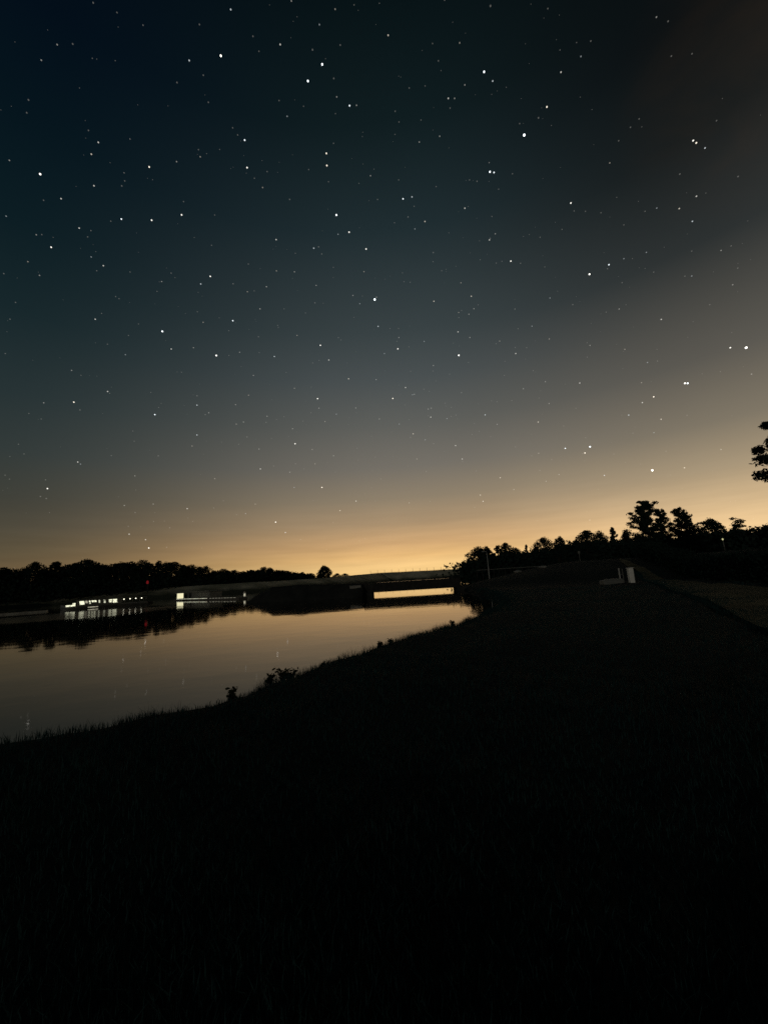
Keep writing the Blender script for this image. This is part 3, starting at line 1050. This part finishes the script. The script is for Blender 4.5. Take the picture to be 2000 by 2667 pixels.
# ------------------------------------------------------------------ fence on the embankment crest
e = empty('crest_fence', (0, 420.5, 8.55))
pm = MB().box(-.13, .13, -.13, .13, -0.9, 3.6).mesh('post')
xs_ = [-18 + 7.4 * k for k in range(15)]
for k, xx in enumerate(xs_):
    link('post', pm, MAT['steel'], e, (xx, 0, -(xx + 10) * 0.0112))
for zz in (0.55, 1.05):
    MB().tube([(xx, 0.0, zz - (xx + 10) * 0.0112) for xx in xs_], 0.07, 6).build('rail', MAT['steel'], e)
tag(e, 'thin post and rail fence along the crest of the far embankment', 'fence')

# ------------------------------------------------------------------ roadside rail, pale pole and posts on the right shore
A, B = bearing(1242, 80), bearing(1452, 82)
e = empty('guard_rail', (A[0], A[1], 0))
npst = 15
zr = elev_height(1345, 1479, 81)
P = []
for k in range(npst):
    s = k / (npst - 1)
    px_, py_ = A[0] + (B[0] - A[0]) * s, A[1] + (B[1] - A[1]) * s
    P.append((px_ - A[0], py_ - A[1]))
    g0 = h1(px_, py_)
    link('post', MB().box(-.06, .06, -.05, .05, g0 - .2, zr - .03).mesh('post'), MAT['tarred'], e, (P[-1][0], P[-1][1], 0))
MB().tube([(p[0], p[1], zr) for p in P], 0.06, 6).build('rail', MAT['steel'], e)
tag(e, 'long thin roadside guard rail in front of the right-hand wood', 'guard rail')

x, y = bearing(1273, 79)
zt = elev_height(1268, 1436, 79)
z0 = h1(x, y)
e = empty('street_lamp', (x, y, z0))
MB().tube([(0, 0, -.2), (0, 0, 1.2), (0, 0, zt - z0 - .3)], [0.10, 0.09, 0.055], 10).build('pole', MAT['pole'], e, smooth=True)
MB().tube([(0, 0, zt - z0 - .32), (-.1, 0, zt - z0 - .05), (-.55, 0, zt - z0)], [.045, .04, .035], 8).build('arm', MAT['pole'], e, smooth=True)
MB().box(-.95, -.50, -.13, .13, zt - z0 - .06, zt - z0 + .06, .03).build('lamp_head', MAT['pole'], e)
tag(e, 'pale unlit lamp pole at the water in front of the round tree', 'lamp post')

x, y = bearing(1513, 84)
e = empty('marker_pole', (x, y, h1(x, y)))
MB().tube([(0, 0, -.2), (0, 0, 2.6)], [0.05, 0.04], 8).build('pole', MAT['steel'], e)
MB().box(-.18, .18, -.02, .02, 2.1, 2.58).build('plate', MAT['steel'], e)
tag(e, 'thin dim marker pole among the foot of the right-hand wood', 'pole')

x, y = bearing(1892, 84)
zt = elev_height(1892, 1404, 84)
e = empty('street_lamp', (x, y, h1(x, y)))
zt -= h1(x, y)
MB().tube([(0, 0, -.2), (0, 0, 1.2), (0, 0, zt - .12)], [0.09, 0.08, 0.05], 8).build('pole', MAT['steel'], e, smooth=True)
MB().tube([(0, 0, zt - .118), (0, 0, zt), (0, 0, zt + .16)], [.07, .12, .07], 10).build('lantern', MAT['wood_lamp'], e, smooth=True)
MB().tube([(0, 0, zt + .162), (0, 0, zt + .22)], [.22, .06], 10).build('lamp_cap', MAT['steel'], e)
tag(e, 'small lit lamp glimpsed between the trees near the right edge', 'street lamp')

# white post, steel frame and slab by the track
x, y = bearing(1638, 41)
zt = elev_height(1632, 1479, 41)
zb = elev_height(1639, 1515, 41)
e = empty('white_post', (x, y, h1(x, y)))
hp = zt - h1(x, y)
MB().box(-.20, .20, -.18, .18, -.15, hp - .05, .03).build('shaft', MAT['white'], e)
MB().box(-.24, .24, -.22, .22, hp - .048, hp, .015).build('cap', MAT['white'], e)
tag(e, 'stout white painted post beside the gravel track', 'post')

x, y = bearing(1612, 41.5)
zt = elev_height(1612, 1480, 41.5)
e = empty('steel_frame', (x, y, h1(x, y)))
hp = zt - h1(x, y)
MB().tube([(-.10, 0, -.1), (-.10, 0, hp)], .06, 8).build('upright', MAT['pole'], e)
MB().tube([(.20, 0, -.1), (.20, 0, hp - .05)], .025, 8).build('upright', MAT['steel'], e)
MB().tube([(-.10, 0, hp * .55), (.20, 0, hp * .55)], .02, 6).build('crossbar', MAT['steel'], e)
tag(e, 'dim steel frame of two uprights left of the white post', 'frame')

x, y = bearing(1588, 41)
e = empty('concrete_slab', (x, y, h1(x, y)))
MB().box(-.95, .78, -.45, .45, -.1, .34, .05).build('block', MAT['steel'], e)
MB().box(-.55, .72, -.40, .40, .342, .42, .02).build('top', MAT['steel'], e)
tag(e, 'low concrete slab on the grass left of the steel frame', 'slab')

for px, py, lb in ((1415, 1493, 'pale stone lying below the right half of the guard rail'), (1348, 1498, 'pale stone lying below the left half of the guard rail'), (1226, 1507, 'flat pale stone at the right end of the footbridge')):
    x, y = bearing(px, 62)
    g = np.random.default_rng(int(px))
    bm = bmesh.new()
    bmesh.ops.create_icosphere(bm, subdivisions=2, radius=0.5)
    for v in bm.verts:
        v.co *= 0.8 + 0.35 * g.random()
        v.co.z *= 0.45
        v.co.x *= 1.25
    ms = bpy.data.meshes.new('boulder')
    bm.to_mesh(ms)
    bm.free()
    o = link('boulder', ms, MAT['concrete'], None, (x, y, h1(x, y) + .12))
    tag(o, lb, 'boulder', 'pale stones on the right shore')

# ------------------------------------------------------------------ moored boat with lit windows
A, B = Vector((-60.6, 75.6)), Vector((-51.0, 84.6))
ax = (B - A).normalized()
rzb = math.atan2(ax.y, ax.x)
Lb = (B - A).length
e = empty('moored_boat', (A.x, A.y, 0), rzb)


def hull_mesh(L, half, stations=14):
    mb_ = MB()
    k = 7
    for i_ in range(stations + 1):
        s = i_ / stations
        x_ = -0.9 + (L + 0.9) * s
        wdt = half * min(1, (s * 4.2) ** 0.6) if s > 0 else 0.02
        wdt = max(wdt, .03)
        sheer = 0.52 + 0.42 * max(0, 1 - s * 5) ** 1.5
        keel = -0.35 + 0.45 * max(0, 1 - s * 6) ** 1.2
        prof = [(-wdt, sheer), (-wdt * 1.0, sheer * .5 + .05), (-wdt * .82, keel * .4), (0, keel), (wdt * .82, keel * .4), (wdt, sheer * .5 + .05), (wdt, sheer)]
        mb_.v += [(x_, yy, zz) for yy, zz in prof]
    for i_ in range(stations):
        for c_ in range(k - 1):
            a_0 = i_ * k + c_
            mb_.f.append((a_0, a_0 + k, a_0 + k + 1, a_0 + 1))
        mb_.f.append((i_ * k + k - 1, (i_ + 1) * k + k - 1, (i_ + 1) * k, i_ * k))
    mb_.f.append(tuple(range(k)))
    mb_.f.append(tuple(stations * k + c_ for c_ in reversed(range(k))))
    return mb_.mesh('hull')


hull = link('hull', hull_mesh(Lb, 1.35), MAT['hull'], e)
cab = MB().box(1.55, 8.6, -1.12, 1.12, 0.53, 1.62, .06).build('cabin', MAT['boatroof'], e)
MB().box(1.35, 8.8, -1.24, 1.24, 1.623, 1.72, .03).build('roof', MAT['boatroof'], e)
wins = [(1.75, 2.50, 'lit', .78), (2.62, 2.98, 'lit_dim', 1.0), (3.20, 3.45, 'lit', .85), (3.62, 4.35, 'lit', 1.12), (4.70, 4.95, 'lit_mid', .9), (5.50, 5.80, 'lit_mid', .84), (6.35, 6.90, 'lit', .86), (7.02, 7.75, 'lit', .74)]
for x0, x1, mk, zlow in wins:
    for side in (-1, 1):
        yy = side * 1.124
        mb_ = MB()
        sl_ = 0.10
        mb_.prism([(x0 + sl_, zlow), (x1 + sl_, zlow), (x1, 1.46), (x0, 1.46)], yy - .012, yy + .012)
        wd = mb_.build('window', MAT[mk], e)
        if side < 0:
            fr = MB()
            for (q0, q1, z0_, z1_) in ((x0 - .05, x1 + .05, 1.46, 1.51), (x0 + .05, x1 + .15, zlow - .05, zlow)):
                fr.box(q0, q1, yy - .03, yy + .015, z0_, z1_)
            fr.build('frame', MAT['hull'], wd)
MB().box(8.85, Lb - .1, -1.15, 1.15, 1.50, 1.58, .03).build('awning', MAT['boatroof'], e)
for xx in (9.1, 10.4, 11.7, Lb - .3):
    for yy in (-1.05, 1.05):
        MB().tube([(xx, yy, .50), (xx, yy, 1.50)], .025, 6).build('awning_post', MAT['steel'], e)
for xx in (8.95, 10.0, 11.0, 12.05):
    bm = bmesh.new()
    bmesh.ops.create_uvsphere(bm, u_segments=10, v_segments=6, radius=.11)
    ms = bpy.data.meshes.new('lamp')
    bm.to_mesh(ms)
    bm.free()
    link('lamp', ms, MAT['lamp'], e, (xx, -1.0, 1.30))
# bow brightness as glowing panels, and a glowing strip for the low side lamp
MB().box(0.10, 1.30, -.55, .55, .86, .93).build('foredeck', MAT['hull'], e)
MB().box(-.25, .95, -.98, -.94, .56, .86).build('bow_panel', MAT['lit'], e)
MB().box(0.75, 1.2, -1.10, -1.06, .60, 1.18).build('bow_panel', MAT['lit'], e)
MB().box(3.1, 4.7, -1.395, -1.362, .16, .30).build('side_lamp', MAT['lit_dim'], e)
tag(e, 'low moored boat with a row of brightly lit windows', 'boat')

# pontoon lying left of the boat
a0, b0 = Vector((-58.8, 60.4)), Vector((-59.5, 70.0))
p0 = Vector((-95.0, 52.0))
dv = (Vector((-61.6, 72.6)) - p0)
e = empty('pontoon', (p0.x, p0.y, 0), math.atan2(dv.y, dv.x))
Lp = dv.length
MB().box(0, Lp, -.7, .7, -.15, .26, .02).build('float', MAT['concrete'], e)
bd = MB().box(-.46, .46, -.75, .75, .263, .30).mesh('board')
for k in range(int(Lp)):
    link('board', bd, MAT['deck'], e, (.5 + k, 0, 0))
tag(e, 'low pale floating pontoon lying left of the lit boat', 'pontoon')

# ------------------------------------------------------------------ dock with lit kiosk and shelter
A, B = Vector((-52.6, 100.2)), Vector((-27.2, 75.2))
ax = (B - A).normalized()
Ld = (B - A).length
e = empty('floating_dock', (A.x, A.y, 0), math.atan2(ax.y, ax.x))
MB().box(0, Ld, -.8, .8, -.2, .30, .02).build('float', MAT['deck'], e)
bd = MB().box(-.46, .46, -.86, .86, .303, .35).mesh('board')
for k in range(int(Ld)):
    link('board', bd, MAT['deck'], e, (.5 + k, 0, 0))
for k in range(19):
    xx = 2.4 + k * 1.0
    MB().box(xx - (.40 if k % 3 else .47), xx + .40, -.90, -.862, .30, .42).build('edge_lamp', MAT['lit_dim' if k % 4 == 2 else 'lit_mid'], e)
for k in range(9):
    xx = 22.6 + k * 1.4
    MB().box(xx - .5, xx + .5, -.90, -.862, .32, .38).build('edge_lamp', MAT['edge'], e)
tag(e, 'long floating dock edged with small lamps right of the lit boat', 'dock')
Mx = e.matrix_basis.copy()

kx, ky = bearing(470, 112)
e = empty('kiosk', (kx, ky, .355), math.radians(27))
MB().box(-.74, .74, -.55, .55, 0, 1.42, .04).build('wall', MAT['shelter'], e)
MB().prism([(-.68, .10), (.68, .10), (.68, 1.34), (-.68, 1.34)], -.575, -.553).build('lit_panel', MAT['kiosk'], e)
MB().box(-.765, -.743, -.45, .45, .10, 1.34).build('lit_panel', MAT['kiosk'], e)
MB().box(-.82, .82, -.66, .66, 1.423, 1.48).build('roof', MAT['boatroof'], e)
tag(e, 'bright pale yellow lit kiosk at the left end of the dock', 'kiosk')

qx, qy = (A + ax * 0.6 + Vector((-ax.y, ax.x)) * 4.2)[:]
e = empty('boat_shelter', (qx, qy, 0), math.atan2(ax.y, ax.x))
MB().box(-2.2, 12.5, -1.6, 1.6, -.2, .40).build('float', MAT['deck'], e)
MB().box(-2.0, 12.3, -1.4, 1.4, .403, 1.75, .03).build('wall', MAT['shelter'], e)
MB().prism([(-2.3, 1.76), (12.6, 1.76), (12.4, 2.0), (-2.1, 2.0)], -1.75, 1.75).build('roof', MAT['boatroof'], e)
for k in range(6):
    MB().box(-1.2 + 2.3 * k, .3 + 2.3 * k, -1.43, -1.403, .75, 1.45).build('door', MAT['steel'], e)
tag(e, 'long dim grey boat shelter behind the lamp-edged dock', 'shelter')

x, y = bearing(637, 83.5)
e = empty('mooring_pile', (x, y, 0))
MB().tube([(0, 0, -.9), (0, 0, 1.15)], .17, 12).build('shaft', MAT['white'], e, smooth=True)
MB().tube([(0, 0, 1.152), (0, 0, 1.32)], [.19, .05], 12).build('cap', MAT['white'], e, smooth=True)
bm = bmesh.new()
bmesh.ops.create_cone(bm, cap_ends=True, segments=12, radius1=.175, radius2=.175, depth=.55)
ms = bpy.data.meshes.new('lamp')
bm.to_mesh(ms)
bm.free()
link('lamp', ms, MAT['lit_dim'], e, (0, 0, .70))
tag(e, 'white lit mooring pile standing in the water right of the dock', 'mooring pile')

# red light on a mast
x, y = bearing(383, 108)
zt = elev_height(383, 1517, 108)
e = empty('beacon', (x, y, 0))
MB().tube([(0, 0, -.9), (0, 0, zt - .4)], [.10, .06], 8).build('mast', MAT['tarred'], e)
MB().tube([(0, 0, zt - .398), (0, 0, zt - .34)], .2, 10).build('bracket', MAT['steel'], e)
MB().tube([(0, 0, zt - .335), (0, 0, zt - .15), (0, 0, zt + .22), (0, 0, zt + .40)], [.18, .25, .22, .10], 10).build('lamp', MAT['red'], e, smooth=True)
MB().box(-.9, .9, -.9, .9, -.2, .35, .05).build('float', MAT['tarred'], e)
tag(e, 'red navigation light on a mast between the boat and the kiosk', 'beacon')

# ------------------------------------------------------------------ stars: (u, v, brightness 1..6) per crop of the photograph
STARS = [
 (0, 0, .422, '1424,55,3 353,272,2 255,368,2 449,268,1 1168,370,3 1363,341,5 575,13,1 1286,628,1 1436,786,1 1510,862,4 607,876,3 564,949,3 58,987,2 248,1072,5 546,802,1 921,1028,4 1225,921,1 1236,965,2 1090,995,2 1525,1032,4 580,1144,3 770,1114,1 766,1064,1 1255,461,1 1621,1155,2 165,693,1 1570,1097,1 1467,830,1'),
 (650, 0, .422, '528,53,2 431,148,2 855,214,3 189,271,3 448,394,5 360,497,5 538,595,2 617,649,4 660,647,2 232,715,2 474,944,4 477,1019,4 518,882,1 746,1082,2 365,1044,1 487,1119,1 1296,261,2 1447,440,5 1500,497,3 1328,521,2 1226,604,3 1265,604,2 1237,664,1 985,540,1 922,750,1 1047,874,2 1173,838,2 1483,1058,5 1508,1062,4 1622,1070,1 1357,1108,1 1151,1149,1 258,2,2 1165,372,1 920,1108,1'),
 (1300, 0, .422, '970,102,2 1042,128,1 565,250,1 504,345,2 1062,343,1 381,442,3 294,657,4 154,831,6 126,760,1 863,731,1 810,783,1 737,866,1 682,1003,2 1341,742,1 1197,865,4 1216,879,4 1270,911,3'),
 (0, 500, .422, '377,39,3 269,49,1 38,147,2 224,262,2 258,261,1 316,339,4 172,428,2 489,221,3 541,275,1 749,165,4 684,178,1 936,172,4 1121,139,4 1133,57,1 563,399,2 638,453,3 803,492,1 597,484,1 244,513,2 1306,327,1 1298,519,4 1239,566,3 998,551,2 1527,614,2 1569,609,1 714,644,1 735,657,1 588,784,3 627,748,1 1002,859,5 855,813,1 1254,803,2 1437,793,4 1218,738,1 1057,968,3 1194,960,2 1335,1008,5 1413,1008,1 1479,988,2 1605,720,2 774,1003,2 33,996,1 793,884,1 442,1100,2 663,938,1 1120,1111,1 1564,1131,2 1645,583,2 1412,855,1 1600,990,1 96,680,1 1325,140,1'),
 (650, 500, .422, '947,40,4 1002,28,3 1015,86,1 1328,98,3 536,140,5 1082,180,3 614,246,4 546,259,2 1020,226,2 894,188,1 164,292,3 396,345,3 719,350,4 1480,294,3 1516,256,2 1612,425,4 1557,426,1 1522,437,1 166,485,2 277,491,2 706,490,2 411,575,2 953,552,1 1304,559,2 1368,642,3 1137,673,3 772,662,6 783,648,2 638,637,2 680,688,2 103,583,1 1384,719,2 1353,753,2 1308,729,1 1290,742,2 1291,774,1 793,828,3 866,841,1 919,841,1 921,897,2 909,920,1 915,967,4 983,955,1 1286,862,3 1359,897,2 1077,921,2 1543,919,2 1521,935,1 1291,1007,5 1642,996,3 437,945,4 293,884,2 153,1014,3 489,1036,3 429,1038,1 390,1054,1 832,996,2 1134,1070,2 1131,1104,1 611,1152,3 781,1157,2 1234,1123,1 1351,1051,1 63,720,1 213,720,1 345,745,1 1132,428,1 517,463,1 994,1105,1 1572,1131,1 173,822,1 564,912,1 1410,695,1 1495,149,1'),
 (1300, 500, .422, '442,66,4 462,115,1 532,117,1 628,126,1 972,97,2 1111,100,3 1217,24,3 1192,179,3 387,229,1 769,201,1 908,371,2 769,410,2 677,447,4 557,506,5 1188,363,1 1369,359,2 1431,331,1 1188,517,2 1146,518,1 1441,571,2 953,493,1 313,653,2 740,721,2 660,740,1 1000,785,3 1299,694,1 202,827,2 309,906,2 560,946,2 775,970,2 543,1018,1 915,1051,2 1426,960,4 1524,960,6 1557,1123,2 1146,1180,5 1163,1180,5 497,1178,3 285,1170,2 878,1176,2 281,461,1 210,1102,1 1472,468,1'),
 (0, 1000, .6028, '189,81,2 319,78,4 465,32,3 474,40,1 125,127,1 178,151,1 669,132,4 851,91,3 1018,89,2 902,124,2 1052,164,2 1021,173,2 851,220,3 830,268,2 580,247,1 574,203,1 336,337,3 348,346,2 205,452,4 583,397,2 22,394,1 41,411,1 928,409,2 1125,367,3 1252,381,2 1119,281,2 1275,258,4 1264,193,2 1372,63,4 1378,104,2 1453,130,2 1441,310,2 1349,283,2 1361,345,2 1537,103,2 1639,151,2 1154,139,2 1391,447,4 1271,447,2 1538,506,3 1469,547,3 809,539,3 662,519,2 537,525,2 1103,519,2 965,505,1 1061,560,2 1022,565,1 1191,597,4 1233,642,3 558,649,3 629,673,3 643,709,4 1577,669,1 1031,260,1 80,260,1 104,302,1 1309,160,1 1404,162,2 1074,48,2 1272,18,2 1543,277,1 1621,316,1 664,594,1 1439,598,1'),
 (1000, 1000, .6028, '93,15,3 38,62,4 123,46,2 131,44,2 196,31,1 264,82,1 191,108,2 204,104,2 202,143,3 272,149,2 290,140,1 66,173,2 437,133,3 602,20,2 488,76,1 552,71,1 713,84,2 829,104,1 666,164,3 489,174,2 126,215,3 178,241,2 309,266,3 338,324,3 142,324,2 783,278,4 890,271,5 868,298,4 857,301,1 871,232,1 668,299,2 638,310,1 502,405,3 756,391,2 700,420,2 952,395,3 1159,373,6 1298,362,3 1456,283,2 1057,134,3 1197,152,3 1116,80,3 1165,55,4 1166,210,2 1075,212,1 1309,135,1 416,480,3 428,507,3 561,456,2 398,376,1 889,588,2 109,514,2 199,507,1 993,303,1 1218,290,1 776,181,1 412,204,1 380,218,1'),
]
BRIGHT = [
 ((575, 144), 'bright star high in the left half, right of a dimmer companion'), ((105, 452), 'bright star standing alone near the upper left edge'),
 ((839, 166), 'right and higher star of the bright slanting pair at top centre'), ((802, 210), 'left and lower star of the bright slanting pair at top centre'),
 ((1261, 186), 'bright star with a dimmer one close below right, upper right'), ((1276, 446), 'bright left star of the tight pair below the biggest upper star'),
 ((1365, 351), 'biggest white star of the upper right sky'), ((423, 863), 'bright star at the left end of the mid-sky, below the green-tinted one'),
 ((563, 925), 'bright star left of centre, first of a dim level row'), ((876, 559), 'bright star near the middle of the sky, above two more'),
 ((976, 779), 'bright double-looking star at the very centre of the sky'), ((1195, 925), 'bright warm star right of centre, below the faint star cluster'),
 ((1535, 714), 'bright star at the low end of a slanting row of three, right'), ((1943, 905), 'big bright star near the right edge with a companion left'),
 ((1784, 998), 'left star of the bright touching pair far right'), ((1791, 998), 'right star of the bright touching pair far right'),
 ((1537, 1163), 'upper right star of the low triangle right of centre'), ((1699, 1225), 'biggest star low on the right, above the tall pine')]
RS = 4500.0
DIA = {6: 4.9, 5: 4.0, 4: 3.3, 3: 3.0, 2: 2.8, 1: 2.6}
EMI = {6: 1.5, 5: 1.05, 4: 0.60, 3: 0.25, 2: 0.105, 1: 0.045}
SMAT = {k: [emitter('starlight', c_, EMI[k], False, True) for c_ in ((1, .97, .88), (.88, .96, 1.0), (1, .90, .74))] for k in EMI}
SME = {}
for k in EMI:
    for q in range(3):
        bm = bmesh.new()
        bmesh.ops.create_icosphere(bm, subdivisions=1, radius=DIA[k] / 2 / F_PX * RS)
        ms = bpy.data.meshes.new('star')
        bm.to_mesh(ms)
        bm.free()
        ms.materials.append(SMAT[k][q])
        SME[(k, q)] = ms
faint = []
for x0, y0, sc, txt in STARS:
    for it in txt.split():
        u_, v_, bb = [int(q) for q in it.split(',')]
        px, py = x0 + u_ * sc, y0 + v_ * sc
        d = ray(px, py).normalized()
        pos = EYE + d * RS
        if bb == 1:
            faint.append((pos, 1))
            continue
        q = random.choice((0, 0, 1, 2))
        o = link('star', SME[(bb, q)], None, None, pos)
        ln = ray(px, py).length
        o.scale = (1 / ln ** 0.5,) * 3
        o['group'] = 'stars in the night sky'
        o['category'] = 'star'
        o['label'] = ('clear white star of middling brightness among the night stars' if bb == 4 else 'small dim star scattered in the night sky' if bb == 3 else 'very faint pinprick star in the night sky')
        if bb >= 5:
            best = min(BRIGHT, key=lambda s_: (s_[0][0] - px) ** 2 + (s_[0][1] - py) ** 2)
            o['label'] = best[1]
# the mass of stars too faint to count
vv, ff = [], []
bm = bmesh.new()
bmesh.ops.create_icosphere(bm, subdivisions=1, radius=1)
bv = np.array([v.co[:] for v in bm.verts])
bf = np.array([[v.index for v in f.verts] for f in bm.faces])
bm.free()
g = np.random.default_rng(11)
pts, rr = [p for p, _ in faint], [DIA[1] / 2 / F_PX * RS * .85] * len(faint)
for k in range(2600):
    z = math.sin(math.radians(3 + 80 * g.random()))
    a = g.random() * 6.283
    c_ = math.sqrt(1 - z * z)
    pts.append(EYE + Vector((c_ * math.sin(a), c_ * math.cos(a), z)) * RS)
    rr.append((1.0 + 2.0 * g.random() ** 3) / 2 / F_PX * RS)
vv = (np.array([p[:] for p in pts])[:, None, :] + bv[None] * np.array(rr)[:, None, None]).reshape(-1, 3)
ff = (bf[None] + (np.arange(len(pts)) * len(bv))[:, None, None]).reshape(-1, 3)
ms = np_mesh('faint_stars', vv, ff)
ms.materials.append(SMAT[1][0])
o = link('faint_stars', ms)
tag(o, 'countless very faint stars dusting the night sky', None, kind='stuff')
